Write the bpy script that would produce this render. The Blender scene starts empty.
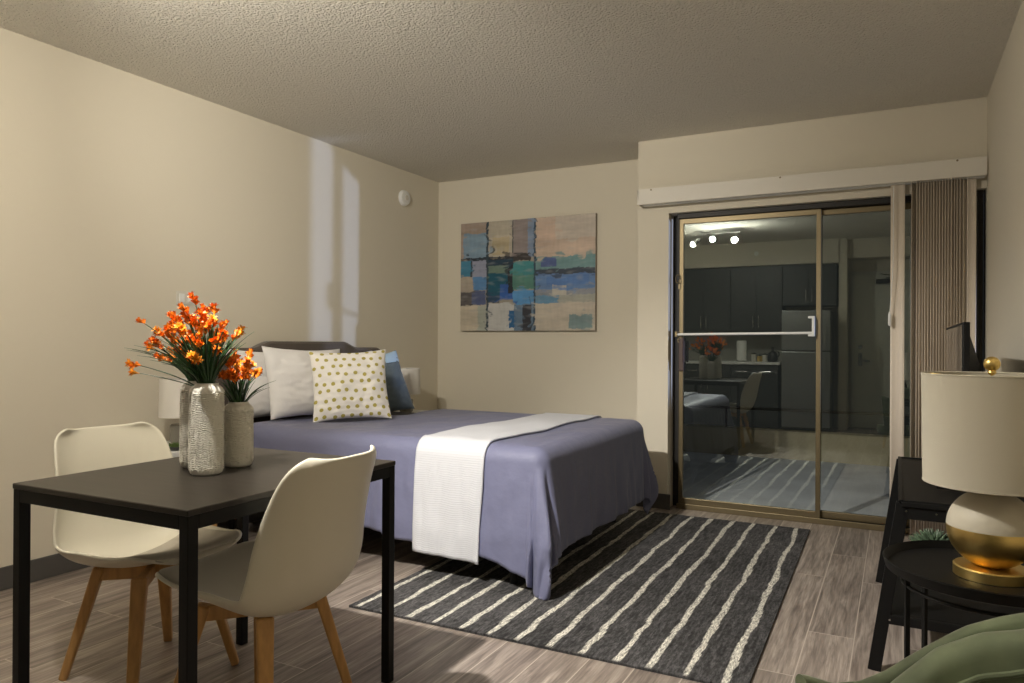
import bpy, math, random
from mathutils import Vector, Matrix, noise as mnoise
R=random.Random(7)
SC=bpy.context.scene; COL=SC.collection
PI=math.pi
sin,cos=math.sin,math.cos
Q0=math.radians
# ------------------------------------------------------------------ camera
H=1.146; YAW,PIT,ROL=.4862,.0023,.0055; F=728.94
fw=Vector((-sin(YAW)*cos(PIT),cos(YAW)*cos(PIT),sin(PIT)))
rt=Vector((cos(YAW),sin(YAW),0)); up=rt.cross(fw)
rt,up=rt*cos(ROL)+up*sin(ROL),up*cos(ROL)-rt*sin(ROL)
cd=bpy.data.cameras.new('camera'); cam=bpy.data.objects.new('camera',cd); COL.objects.link(cam)
cam.matrix_world=Matrix(((rt.x,up.x,-fw.x,0),(rt.y,up.y,-fw.y,0),(rt.z,up.z,-fw.z,H),(0,0,0,1)))
cd.sensor_width=36; cd.lens=36*F/1024; cd.clip_start=.02; cd.clip_end=200
SC.camera=cam
XL,XR,YJ,YB,CZ=-3.632,.4526,4.982,5.453,2.578
XJ=-1.628      # corner where the back wall steps forward to the glass door wall
# ------------------------------------------------------------------ helpers
def lin(c):
    return tuple((v/255/12.92 if v/255<=.04045 else ((v/255+.055)/1.055)**2.4) for v in c)
class MB:
    def __init__(s,off=(0,0,0)): s.v=[];s.f=[];s.c=[];s.off=Vector(off);s.col=None
    def add(s,vs,fs,m=None):
        b=len(s.v)
        for p in vs:
            p=Vector(p)
            if m is not None: p=m@p
            s.v.append(p-s.off)
            if s.col is not None: s.c.append(s.col)
        s.f+= [tuple(i+b for i in f) for f in fs]
        return s
    def box(s,a,b,m=None):
        x0,y0,z0=a;x1,y1,z1=b
        if x0>x1:x0,x1=x1,x0
        if y0>y1:y0,y1=y1,y0
        if z0>z1:z0,z1=z1,z0
        return s.add([(x0,y0,z0),(x1,y0,z0),(x1,y1,z0),(x0,y1,z0),(x0,y0,z1),(x1,y0,z1),(x1,y1,z1),(x0,y1,z1)],
            [(0,3,2,1),(4,5,6,7),(0,1,5,4),(1,2,6,5),(2,3,7,6),(3,0,4,7)],m)
    def bar(s,p,q,w,h,upv=(0,0,1),w2=None,h2=None):
        p=Vector(p);q=Vector(q);d=(q-p).normalized();u=Vector(upv)
        if abs(d.dot(u))>.99:u=Vector((1,0,0))
        a=d.cross(u).normalized();b=a.cross(d).normalized()
        w2=w if w2 is None else w2;h2=h if h2 is None else h2
        vs=[p+a*i*w/2+b*j*h/2 for i,j in((-1,-1),(1,-1),(1,1),(-1,1))]+[q+a*i*w2/2+b*j*h2/2 for i,j in((-1,-1),(1,-1),(1,1),(-1,1))]
        return s.add(vs,[(3,2,1,0),(4,5,6,7),(0,1,5,4),(1,2,6,5),(2,3,7,6),(3,0,4,7)])
    def tube(s,pts,rad,n=12,closed=False,caps=True):
        pts=[Vector(p) for p in pts];k=len(pts)
        if not hasattr(rad,'__len__'):rad=[rad]*k
        vs=[];pa=None
        for i,p in enumerate(pts):
            if closed:d=(pts[(i+1)%k]-pts[i-1])
            else:d=pts[min(i+1,k-1)]-pts[max(i-1,0)]
            d.normalize()
            if pa is None:
                a=d.orthogonal().normalized()
            else:
                a=pa-d*pa.dot(d)
                a=a.normalized() if a.length>1e-6 else d.orthogonal().normalized()
            pa=a;b=d.cross(a)
            for j in range(n):
                t=2*PI*j/n;vs.append(p+(a*cos(t)+b*sin(t))*rad[i])
        fs=[]
        for i in range(k if closed else k-1):
            for j in range(n):
                i2=(i+1)%k;fs.append((i*n+j,i*n+(j+1)%n,i2*n+(j+1)%n,i2*n+j))
        if caps and not closed:
            fs.append(tuple(range(n-1,-1,-1)));fs.append(tuple((k-1)*n+j for j in range(n)))
        return s.add(vs,fs)
    def cyl(s,p,q,r,r2=None,n=24): return s.tube([p,q],[r,r if r2 is None else r2],n)
    def lathe(s,prof,c=(0,0,0),n=40,disp=None,m=None):
        vs=[];k=len(prof)
        for i,(r,z) in enumerate(prof):
            for j in range(n):
                t=2*PI*j/n;rr=r+(disp(t,z,i) if disp else 0)
                vs.append((c[0]+rr*cos(t),c[1]+rr*sin(t),c[2]+z))
        fs=[]
        for i in range(k-1):
            for j in range(n):fs.append((i*n+j,i*n+(j+1)%n,(i+1)*n+(j+1)%n,(i+1)*n+j))
        if prof[0][0]>1e-5:fs.append(tuple(range(n-1,-1,-1)))
        if prof[-1][0]>1e-5:fs.append(tuple((k-1)*n+j for j in range(n)))
        return s.add(vs,fs,m)
    def grid(s,fn,nu,nv,m=None,closeu=False):
        vs=[fn(i/(nu if closeu else nu-1),j/(nv-1)) for j in range(nv) for i in range(nu)]
        fs=[]
        for j in range(nv-1):
            for i in range(nu if closeu else nu-1):
                i2=(i+1)%nu;fs.append((j*nu+i,j*nu+i2,(j+1)*nu+i2,(j+1)*nu+i))
        return s.add(vs,fs,m)
    def build(s,name,mat,parent=None,smooth=35,bevel=0,segs=2,solid=0,soff=0,sub=0,label=None):
        me=bpy.data.meshes.new(name);me.from_pydata([tuple(v) for v in s.v],[],s.f);me.update()
        import bmesh
        b=bmesh.new();b.from_mesh(me);bmesh.ops.remove_doubles(b,verts=b.verts,dist=1e-6) if not s.c else None
        bmesh.ops.recalc_face_normals(b,faces=b.faces);b.to_mesh(me);b.free()
        if s.c:
            at=me.color_attributes.new('Col','FLOAT_COLOR','POINT')
            for i,c in enumerate(s.c):at.data[i].color=(*c,1)
        if smooth:
            for p in me.polygons:p.use_smooth=True
            me.set_sharp_from_angle(angle=math.radians(smooth))
        me.materials.append(mat)
        o=bpy.data.objects.new(name,me);COL.objects.link(o)
        if parent is not None:o.parent=parent
        else:o.location=s.off
        if solid:
            md=o.modifiers.new('solid','SOLIDIFY');md.thickness=solid;md.offset=soff
        if sub:
            md=o.modifiers.new('sub','SUBSURF');md.levels=sub;md.render_levels=sub
        if bevel:
            md=o.modifiers.new('bevel','BEVEL');md.width=bevel;md.segments=segs;md.limit_method='ANGLE';md.angle_limit=math.radians(40)
            md.harden_normals=False
        if label:o['label']=label
        return o
def thing(name,label,cat,loc=(0,0,0),rz=0,group=None):
    o=bpy.data.objects.new(name,None);COL.objects.link(o);o.empty_display_size=.05
    o.location=loc;o.rotation_euler=(0,0,rz);o['label']=label;o['category']=cat
    if group:o['group']=group
    return o
def tag(o,label,cat,group=None):
    o['label']=label;o['category']=cat
    if group:o['group']=group
    return o
def struct(o,label=None,cat=None):
    o['kind']='structure'
    if label:o['label']=label
    if cat:o['category']=cat
    return o
def copy_tree(o,parent=None):
    c=o.copy();COL.objects.link(c)
    if parent is not None:c.parent=parent
    for ch in list(o.children):copy_tree(ch,c)
    return c
# ------------------------------------------------------------------ materials
def mat(name,col,rough=.6,metal=0,bump=None,var=None,spec=.5,sheen=0,coat=0,trans=0,attr=False,stretch=(1,1,1),emis=None):
    """bump=(scale,strength,dist), var=(scale,amount)"""
    m=bpy.data.materials.new(name);m.use_nodes=True;nt=m.node_tree;N=nt.nodes;L=nt.links
    b=N['Principled BSDF']
    b.inputs['Base Color'].default_value=(*col,1);b.inputs['Roughness'].default_value=rough;b.inputs['Metallic'].default_value=metal
    b.inputs['Specular IOR Level'].default_value=spec
    if sheen:b.inputs['Sheen Weight'].default_value=sheen;b.inputs['Sheen Roughness'].default_value=.4
    if coat:b.inputs['Coat Weight'].default_value=coat
    if trans:b.inputs['Transmission Weight'].default_value=trans
    if emis:
        b.inputs['Emission Color'].default_value=(*emis[0],1);b.inputs['Emission Strength'].default_value=emis[1]
    tc=N.new('ShaderNodeTexCoord');mp=N.new('ShaderNodeMapping');mp.inputs['Scale'].default_value=stretch
    L.new(tc.outputs['Object'],mp.inputs['Vector'])
    src=None
    if attr:
        a=N.new('ShaderNodeAttribute');a.attribute_name='Col';src=a.outputs['Color'];L.new(src,b.inputs['Base Color'])
    if var:
        n=N.new('ShaderNodeTexNoise');n.inputs['Scale'].default_value=var[0];n.inputs['Detail'].default_value=5
        L.new(mp.outputs[0],n.inputs['Vector'])
        mr=N.new('ShaderNodeMapRange');mr.inputs['From Min'].default_value=.3;mr.inputs['From Max'].default_value=.7
        mr.inputs['To Min'].default_value=1-var[1];mr.inputs['To Max'].default_value=1+var[1]
        L.new(n.outputs['Fac'],mr.inputs['Value'])
        mx=N.new('ShaderNodeVectorMath');mx.operation='SCALE'
        if src is not None:L.new(src,mx.inputs[0])
        else:mx.inputs[0].default_value=col
        L.new(mr.outputs[0],mx.inputs['Scale']);L.new(mx.outputs[0],b.inputs['Base Color'])
    if bump:
        n=N.new('ShaderNodeTexNoise');n.inputs['Scale'].default_value=bump[0];n.inputs['Detail'].default_value=4
        L.new(mp.outputs[0],n.inputs['Vector'])
        bp=N.new('ShaderNodeBump');bp.inputs['Strength'].default_value=bump[1];bp.inputs['Distance'].default_value=bump[2]
        L.new(n.outputs['Fac'],bp.inputs['Height']);L.new(bp.outputs[0],b.inputs['Normal'])
    return m
def wood_floor():
    m=bpy.data.materials.new('wood_plank_floor');m.use_nodes=True;nt=m.node_tree;N=nt.nodes;L=nt.links;b=N['Principled BSDF']
    tc=N.new('ShaderNodeTexCoord');mp=N.new('ShaderNodeMapping')
    mp.inputs['Rotation'].default_value=(0,0,PI/2);mp.inputs['Location'].default_value=(.25,-.024,0)
    L.new(tc.outputs['Object'],mp.inputs['Vector'])
    br=N.new('ShaderNodeTexBrick');br.inputs['Scale'].default_value=1
    br.inputs['Brick Width'].default_value=1.22;br.inputs['Row Height'].default_value=.168
    br.inputs['Mortar Size'].default_value=.0024;br.inputs['Mortar Smooth'].default_value=.15;br.offset=.37;br.offset_frequency=2
    br.inputs['Color1'].default_value=(0,0,0,1);br.inputs['Color2'].default_value=(1,1,1,1);br.inputs['Mortar'].default_value=(.5,.5,.5,1)
    L.new(mp.outputs[0],br.inputs['Vector'])
    # grain: stretched noise, shifted for every plank
    sh=N.new('ShaderNodeVectorMath');sh.operation='SCALE';sh.inputs['Scale'].default_value=9
    L.new(br.outputs['Color'],sh.inputs[0])
    ad=N.new('ShaderNodeVectorMath');ad.operation='ADD';L.new(tc.outputs['Object'],ad.inputs[0]);L.new(sh.outputs[0],ad.inputs[1])
    m2=N.new('ShaderNodeMapping');m2.inputs['Scale'].default_value=(11,1.0,1);L.new(ad.outputs[0],m2.inputs['Vector'])
    n1=N.new('ShaderNodeTexNoise');n1.inputs['Scale'].default_value=2.2;n1.inputs['Detail'].default_value=9;n1.inputs['Roughness'].default_value=.65;n1.inputs['Distortion'].default_value=.7
    L.new(m2.outputs[0],n1.inputs['Vector'])
    m3=N.new('ShaderNodeMapping');m3.inputs['Scale'].default_value=(90,4,1);L.new(ad.outputs[0],m3.inputs['Vector'])
    n2=N.new('ShaderNodeTexNoise');n2.inputs['Scale'].default_value=1.5;n2.inputs['Detail'].default_value=3;L.new(m3.outputs[0],n2.inputs['Vector'])
    cr=N.new('ShaderNodeValToRGB');e=cr.color_ramp.elements
    e[0].position=.28;e[0].color=(.118,.093,.080,1);e[1].position=.72;e[1].color=(.44,.375,.325,1)
    x=e.new(.5);x.color=(.28,.232,.198,1)
    L.new(n1.outputs['Fac'],cr.inputs['Fac'])
    mr=N.new('ShaderNodeMapRange');mr.inputs['From Min'].default_value=.3;mr.inputs['From Max'].default_value=.7;mr.inputs['To Min'].default_value=.72;mr.inputs['To Max'].default_value=1.2
    L.new(n2.outputs['Fac'],mr.inputs['Value'])
    v1=N.new('ShaderNodeVectorMath');v1.operation='SCALE';L.new(cr.outputs[0],v1.inputs[0]);L.new(mr.outputs[0],v1.inputs['Scale'])
    sx=N.new('ShaderNodeSeparateColor');L.new(br.outputs['Color'],sx.inputs[0])
    mr2=N.new('ShaderNodeMapRange');mr2.inputs['To Min'].default_value=.82;mr2.inputs['To Max'].default_value=1.18;L.new(sx.outputs[0],mr2.inputs['Value'])
    v2=N.new('ShaderNodeVectorMath');v2.operation='SCALE';L.new(v1.outputs[0],v2.inputs[0]);L.new(mr2.outputs[0],v2.inputs['Scale'])
    mx=N.new('ShaderNodeMix');mx.data_type='RGBA';L.new(br.outputs['Fac'],mx.inputs['Factor']);L.new(v2.outputs[0],mx.inputs['A'])
    mx.inputs['B'].default_value=(.52,.45,.385,1)
    L.new(mx.outputs['Result'],b.inputs['Base Color'])
    b.inputs['Roughness'].default_value=.42
    bp=N.new('ShaderNodeBump');bp.inputs['Strength'].default_value=.25;bp.inputs['Distance'].default_value=.002
    L.new(n2.outputs['Fac'],bp.inputs['Height']);L.new(bp.outputs[0],b.inputs['Normal'])
    return m
def popcorn():
    m=mat('popcorn_ceiling',(.90,.86,.77),.95)
    nt=m.node_tree;N=nt.nodes;L=nt.links;b=N['Principled BSDF'];tc=N.new('ShaderNodeTexCoord')
    n=N.new('ShaderNodeTexNoise');n.inputs['Scale'].default_value=115;n.inputs['Detail'].default_value=3;n.inputs['Roughness'].default_value=.6
    v=N.new('ShaderNodeTexVoronoi');v.inputs['Scale'].default_value=95;v.feature='SMOOTH_F1'
    L.new(tc.outputs['Object'],n.inputs['Vector']);L.new(tc.outputs['Object'],v.inputs['Vector'])
    s=N.new('ShaderNodeMath');s.operation='SUBTRACT';L.new(n.outputs['Fac'],s.inputs[0]);L.new(v.outputs['Distance'],s.inputs[1])
    bp=N.new('ShaderNodeBump');bp.inputs['Strength'].default_value=1;bp.inputs['Distance'].default_value=.014
    L.new(s.outputs[0],bp.inputs['Height']);L.new(bp.outputs[0],b.inputs['Normal'])
    return m
def brushed(name,col,rough=.3):
    return mat(name,col,rough,1,bump=(60,.12,.002),stretch=(1,1,14))
def pane_glass(name,refl,tint):
    m=bpy.data.materials.new(name);m.use_nodes=True;nt=m.node_tree;N=nt.nodes;L=nt.links
    N.remove(N['Principled BSDF']);out=N['Material Output']
    t=N.new('ShaderNodeBsdfTransparent');t.inputs[0].default_value=(*tint,1)
    g=N.new('ShaderNodeBsdfGlossy');g.inputs['Roughness'].default_value=0;g.inputs['Color'].default_value=(.86,.97,.95,1)
    lw=N.new('ShaderNodeLayerWeight');lw.inputs['Blend'].default_value=.5
    mr=N.new('ShaderNodeMapRange');mr.inputs['To Min'].default_value=refl;mr.inputs['To Max'].default_value=min(1,refl+.35)
    pw=N.new('ShaderNodeMath');pw.operation='POWER';pw.inputs[1].default_value=3
    L.new(lw.outputs['Facing'],pw.inputs[0]);L.new(pw.outputs[0],mr.inputs['Value'])
    mx=N.new('ShaderNodeMixShader');L.new(mr.outputs[0],mx.inputs[0]);L.new(t.outputs[0],mx.inputs[1]);L.new(g.outputs[0],mx.inputs[2])
    L.new(mx.outputs[0],out.inputs['Surface'])
    return m
W=(.70,.645,.530)
m_wall=mat('painted_wall',W,.85,bump=(140,.15,.003))
m_floor=wood_floor();m_ceil=popcorn()
m_base=mat('dark_baseboard',(.085,.08,.075),.5)
m_valance=mat('valance_white',(.72,.68,.6),.5)
m_vane=mat('blind_vane',(.80,.71,.60),.6)
m_bronze=mat('bronze_aluminium',(.19,.15,.085),.4,.7)
m_dkframe=mat('dark_bronze',(.018,.016,.014),.5,.3)
m_glass=pane_glass('door_glass',.22,(.93,.95,.94))
m_white=mat('white_plastic',(.8,.8,.78),.4)
m_black=mat('black_metal',(.005,.005,.005),.5,spec=.25)
m_tabletop=mat('espresso_tabletop',(.022,.0175,.0135),.40,var=(6,.35),stretch=(1,9,1))
m_shell=mat('cream_chair_shell',(.70,.66,.545),.4)
m_pad=mat('taupe_seat_pad',(.42,.38,.315),.6)
m_beech=mat('beech_legs',(.52,.29,.10),.45,var=(5,.18),stretch=(10,10,1))
m_vase=mat('ceramic_vase',(.74,.71,.63),.42)
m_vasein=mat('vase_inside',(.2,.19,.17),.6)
m_leaf=mat('flower_leaf',(.022,.065,.016),.45,var=(20,.4))
m_petal=mat('orange_petal',(.88,.235,.010),.5,var=(45,.5))
m_petal2=mat('yellow_orange_petal',(.93,.36,.015),.5,var=(45,.4))
m_sheet=mat('slate_blue_cotton',(.170,.178,.285),.55,bump=(9,.4,.02),sheen=.1)
m_throw=mat('white_throw',(.62,.63,.67),.85,bump=(1,0,0))
m_mattress=mat('mattress_cover',(.045,.042,.045),.85)
m_head=mat('headboard_fabric',(.105,.085,.07),.9,bump=(300,.4,.002),sheen=.3)
m_pillow=mat('white_pillowcase',(.80,.78,.77),.8,bump=(9,.35,.02))
m_blue=mat('steel_blue_fabric',(.105,.135,.150),.75,sheen=.2)
m_ltblue=mat('pale_blue_fabric',(.40,.55,.68),.75)
m_grey=mat('grey_fabric',(.55,.52,.48),.8)
m_gold=brushed('brushed_gold',(.92,.68,.25),.36)
m_shade=mat('linen_lampshade',(.61,.57,.47),.85,bump=(220,.35,.002),stretch=(1,1,8))
m_shade2=mat('white_lampshade',(.78,.75,.70),.85)
m_ceram=mat('matte_cream_ceramic',(.66,.61,.50),.5)
m_console=mat('black_console',(.005,.005,.005),.45,spec=.25)
m_screen=mat('tv_screen',(.012,.012,.014),.12,spec=.9,coat=.6)
m_velvet=mat('green_velvet',(.150,.185,.110),.75,var=(9,.4),sheen=.6)
m_mauve=mat('mauve_fabric',(.36,.26,.24),.8)
m_chrome=mat('chrome',(.7,.7,.7),.2,1)
m_pot=mat('white_pot',(.75,.74,.70),.5)
m_succ=mat('succulent_green',(.10,.15,.09),.5,var=(30,.4))
m_moss=mat('moss_green',(.08,.13,.03),.7,var=(40,.4))
m_plate=mat('ivory_plate',(.68,.65,.58),.5)
m_cab=mat('charcoal_cabinet',(.055,.058,.058),.45)
m_counter=mat('white_quartz',(.82,.82,.80),.25)
m_splash=mat('grey_backsplash',(.34,.33,.29),.35)
m_steel=brushed('stainless_steel',(.50,.51,.51),.38)
m_conc=mat('patio_concrete',(.88,.91,.93),.85,var=(3,.12),bump=(60,.3,.004))
m_stucco=mat('olive_stucco',(.42,.38,.24),.9,bump=(60,.4,.006))
m_door=mat('entry_door_paint',(.72,.72,.64),.6)
m_jar=mat('dark_jar',(.03,.03,.03),.3)
m_bulb=mat('lit_bulb',(1,1,1),.5,emis=((1,.86,.66),28))
m_paper=mat('paper_towel',(.88,.88,.86),.9)
m_glassgrey=mat('smoked_glass',(.36,.34,.29),.12,trans=.35)
# throw: fine ribs across the band
nt=m_throw.node_tree;N=nt.nodes;L=nt.links
tcn=N.new('ShaderNodeTexCoord');wv=N.new('ShaderNodeTexWave');wv.bands_direction='Y';wv.inputs['Scale'].default_value=45;wv.inputs['Distortion'].default_value=1.2;wv.inputs['Detail'].default_value=2
mpn=N.new('ShaderNodeMapping');mpn.inputs['Rotation'].default_value=(PI/4,0,0);L.new(tcn.outputs['Object'],mpn.inputs['Vector'])
L.new(mpn.outputs[0],wv.inputs['Vector']);bpn=N.new('ShaderNodeBump');bpn.inputs['Strength'].default_value=.3;bpn.inputs['Distance'].default_value=.0025
L.new(wv.outputs['Fac'],bpn.inputs['Height']);L.new(bpn.outputs[0],N['Principled BSDF'].inputs['Normal'])
# ------------------------------------------------------------------ room shell
YK=-.85       # kitchen rear wall
YE=-.98      # entry door wall
XC=-.60       # corridor side wall
T=.12
struct(MB().box((XL-T,YE-T,-.1),(XR+T,YJ+.16,0)).build('floor',m_floor,smooth=0))
struct(MB().box((XL-T,YE-T,CZ),(XR+T,YB+T,CZ+.1)).build('ceiling',m_ceil,smooth=0))
struct(MB().box((XL-T,YE-T,-.1),(XL,YB+T,CZ)).build('wall_left',m_wall,smooth=0))
struct(MB().box((XL,YB,-.1),(XJ,YB+T,CZ)).build('wall_back',m_wall,smooth=0))
struct(MB().box((XR,YE-T,-.1),(XR+T,YJ+.16,CZ)).build('wall_right',m_wall,smooth=0))
struct(MB().box((XL,YJ,-.1),(XJ,YB,0)).build('floor_alcove',m_floor,smooth=0))
# wall with the glass door: left pier and lintel, 16 cm thick
XD0,XD1,ZD=-1.385,.44,2.055
struct(MB().box((XJ,YJ,0),(XD0-.022,YJ+.16,CZ)).box((XJ,YJ+.16,0),(XJ+.08,YB+T,CZ)).box((XD0-.022,YJ,ZD),(XR,YJ+.16,CZ)).build('wall_front',m_wall,smooth=0))
struct(MB().box((XL,YK-T,0),(XC,YK,CZ)).build('wall_rear',m_wall,smooth=0))
struct(MB().box((XC-.1,YE,0),(XC,-.52,CZ)).build('wall_corridor',m_wall,smooth=0))
struct(MB().box((XC-.1,YE-T,0),(XR,YE,CZ)).build('wall_entry',m_wall,smooth=0))
struct(MB().box((XL,-.50,2.25),(XC-.1,YK,CZ)).build('trim_1',m_wall,smooth=0))
struct(MB().box((XC,-.62,2.32),(XR,YE,CZ)).build('trim_2',m_wall,smooth=0))
def baseboard(name,a,b): struct(MB().box(a,b).build(name,m_base,smooth=0,bevel=.004))
baseboard('baseboard_left',(XL,.0,0),(XL+.014,YB,.105))
baseboard('baseboard_back',(XL+.014,YB-.014,0),(XJ,YB,.105))
baseboard('baseboard_front',(XJ,YJ-.014,0),(XD0,YJ,.105))
baseboard('baseboard_right',(XR-.014,YE,0),(XR,YJ-.02,.105))
# ------------------------------------------------------------------ sliding glass door
door=thing('door_1','wide sliding glass patio door in a bronze frame','door',((XD0+XD1)/2,5.03,0));door['kind']='structure'
off=tuple(door.location)
f=MB(off)   # outer frame
f.box((XD0-.022,5.075,0),(XD0+.026,5.13,ZD)).box((XD0+.006,5.055,0),(XD0+.024,5.075,ZD)).box((XD1-.03,4.985,0),(XD1,5.13,ZD)).box((XD0+.026,4.985,ZD-.035),(XD1-.03,5.13,ZD))
f.build('outer_frame',m_dkframe,door,smooth=0,bevel=.002)
MB(off).box((XD0+.026,4.992,0),(XD1-.03,5.13,.026)).box((XD0+.026,4.992,.026),(XD1-.03,5.004,.036)).build('sill_track',m_bronze,door,smooth=0,bevel=.002)
def sash(name,x0,x1,y,st=.028,label=None):
    z0,z1=.034,ZD-.037
    g=MB(off).box((x0,y-.014,z0),(x0+st,y+.014,z1)).box((x1-st,y-.014,z0),(x1,y+.014,z1)).box((x0+st,y-.014,z0),(x1-st,y+.014,z0+.042)).box((x0+st,y-.014,z1-.035),(x1-st,y+.014,z1))
    s=g.build(name,m_bronze,door,smooth=0,bevel=.0025)
    MB(off).add([(x0+st,y,z0+.042),(x1-st,y,z0+.042),(x1-st,y,z1-.035),(x0+st,y,z1-.035)],[(0,1,2,3)]).build('glass_pane',m_glass,s,smooth=0)
    return s
s1=sash('sliding_panel',XD0+.036,-.433,5.02)
s2=sash('fixed_panel',-.466,XD1-.03,5.06)
# handle and latches on the left stile
hb=MB(off)
hx=XD0+.052
MB(off).box((hx-.012,4.985,.96),(hx+.022,5.006,1.19)).box((hx+.022,4.94,1.02),(hx+.03,4.99,1.17)).build('door_handle',mat('handle_brown',(.07,.04,.03),.5),s1,bevel=.005)
MB(off).box((hx-.022,4.988,1.155),(hx+.008,5.006,1.20)).cyl((hx-.015,4.994,1.175),(hx-.015,4.97,1.175),.007).build('latch',m_bronze,s1,bevel=.003,label='small brass latch on the left stile')
MB(off).tube([(hx-.02+.014*cos(t),4.992-.004*t,1.60+.03*sin(t)) for t in [i*.5 for i in range(13)]],.004,8).box((hx-.02,4.995,1.53),(hx-.006,5.006,1.57)).build('lock_hook',m_bronze,s1)
# white security bar across the sliding panel
b=MB(off).tube([(XD0+.03,4.965,1.213),(-.475,4.965,1.222)],.0085,14).box((-.482,4.955,1.205),(-.466,4.985,1.325)).box((-.505,4.958,1.315),(-.466,4.985,1.33)).box((-.505,4.958,1.2),(-.466,4.985,1.213))
b.build('security_bar',m_white,door,bevel=.002,label='white security bar across the glass')
MB(off).box((XD0+.018,4.955,1.195),(XD0+.038,4.992,1.235)).build('bar_bracket',m_bronze,door,bevel=.003)
door.location.y+=.045
# ------------------------------------------------------------------ vertical blind
vb=thing('vertical_blind','vertical blind with long white valance and beige vanes stacked right of the glass door','blind',(-.58,4.9,2.0))
off=tuple(vb.location)
MB(off).box((-1.60,4.872,2.108),(.445,4.887,2.215)).box((-1.60,4.872,2.108),(-1.588,YJ-.001,2.215)).build('valance',m_valance,vb,smooth=0,bevel=.003)
MB(off).box((-1.57,4.90,2.105),(.44,4.95,2.14)).build('head_rail',m_white,vb,smooth=0,bevel=.003)
for i,x in enumerate((-1.5,-.66,.30)):
    MB(off).cyl((x,4.871,2.205),(x,4.869,2.205),.006,n=10).build('valance_clip',m_bronze,vb)
def vane(x,ang,w=.088):
    vs=[];c,s=cos(ang),sin(ang)
    for k in range(7):
        u=(k/6-.5)*w;bow=.006*(1-(2*k/6-1)**2)
        vs+= [(x+u*c-bow*s,4.925+u*s+bow*c,.03),(x+u*c-bow*s,4.925+u*s+bow*c,2.11)]
    fs=[(2*k,2*k+2,2*k+3,2*k+1) for k in range(6)]
    MB(off).add(vs,fs).build('vane',m_vane,vb,solid=.0012)
vane(0.0,.10,.075)
vane(.086,1.15,.075)
for i in range(17):
    vane(.118+i*.0145,1.05+R.uniform(-.05,.05),.082)
vane(.375,.35,.05)
MB(off).tube([(-.022,4.885,2.09),(-.024,4.88,1.6),(-.04,4.88,1.34)],.002,6).build('pull_cord',m_white,vb)
MB(off).lathe([(.004,0),(.009,.01),(.008,.07),(.004,.085)],(-.041,4.88,1.26),12).build('cord_tassel',m_white,vb)
# ------------------------------------------------------------------ patio outside the glass
struct(MB().box((-3.2,5.13,-.12),(3.2,7.82,-.01)).build('ground_patio',m_conc,smooth=0))
struct(MB().box((-3.2,7.82,-.12),(1.2,8.0,.27)).build('wall_parapet',m_stucco,smooth=0,bevel=.01))
rl=thing('patio_railing','thin dark railing pipe above the low patio wall outside the glass','railing',(-.6,7.9,.27))
off=tuple(rl.location)
MB(off).cyl((-3.1,7.9,.478),(1.1,7.9,.478),.016).build('rail',m_dkframe,rl)
for x in (-3.0,-1.6,1.0):
    MB(off).cyl((x,7.9,.26),(x,7.9,.478),.012).build('post',m_dkframe,rl)
# ------------------------------------------------------------------ rug
def make_rug():
    xs=[-2.07,-1.935,-1.80,-1.68,-1.55,-1.435,-1.305,-1.175,-1.045,-.91,-.785,-.655,-.525]
    x0,x1,y0,y1=-2.11,-.452,2.475,4.815
    m=MB(((x0+x1)/2,(y0+y1)/2,0));nx,ny=420,110
    verts=[];cols=[]
    for j in range(ny):
        y=y0+(y1-y0)*j/(ny-1)
        for i in range(nx):
            x=x0+(x1-x0)*i/(nx-1)
            ed=min(x-x0,x1-x,y-y0,y1-y)
            best=9;
            for k,s in enumerate(xs):
                wob=.012*mnoise.noise((y*3.2,k*7.3,0))+.007*mnoise.noise((y*11,k*3.1,5))
                d=abs(x-s-wob-.0)/(1+.5*mnoise.noise((y*6,k*5.7,9)))
                best=min(best,d)
            hv=mnoise.noise((x*110,y*9,0))*.6+mnoise.noise((x*60,y*60,3))*.5+.35*mnoise.noise((x*2,y*2,8))
            if best<.012 and .012<ed+.0: c=[.56*(1+.12*hv),.54*(1+.12*hv),.475*(1+.12*hv)]
            else:
                g=max(.012,.052*(1+1.7*hv));c=[g*1.02,g*.98,g]
            verts.append((x,y,.010+.002*mnoise.noise((x*70,y*70,0))));cols.append(c)
    fs=[(j*nx+i,j*nx+i+1,(j+1)*nx+i+1,(j+1)*nx+i) for j in range(ny-1) for i in range(nx-1)]
    # skirt
    bd=[i for i in range(nx)]+[j*nx+nx-1 for j in range(1,ny)]+[(ny-1)*nx+i for i in range(nx-2,-1,-1)]+[j*nx for j in range(ny-2,0,-1)]
    b0=len(verts)
    for k in bd:
        v=verts[k];verts.append((v[0],v[1],.001));cols.append((.03,.03,.03))
    n=len(bd)
    fs+=[(bd[k],b0+k,b0+(k+1)%n,bd[(k+1)%n]) for k in range(n)]
    m.add(verts,fs);m.c=cols
    mr=mat('woven_rug',(.1,.1,.1),.95,bump=(90,.6,.005),attr=True,var=(46,.75),stretch=(5,1.2,1))
    o=m.build('area_rug',mr,smooth=0);o.rotation_euler=(0,0,math.radians(.9))
    tag(o,'dark charcoal woven rug with wavy cream stripes beneath the bed','rug')
make_rug()
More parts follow.
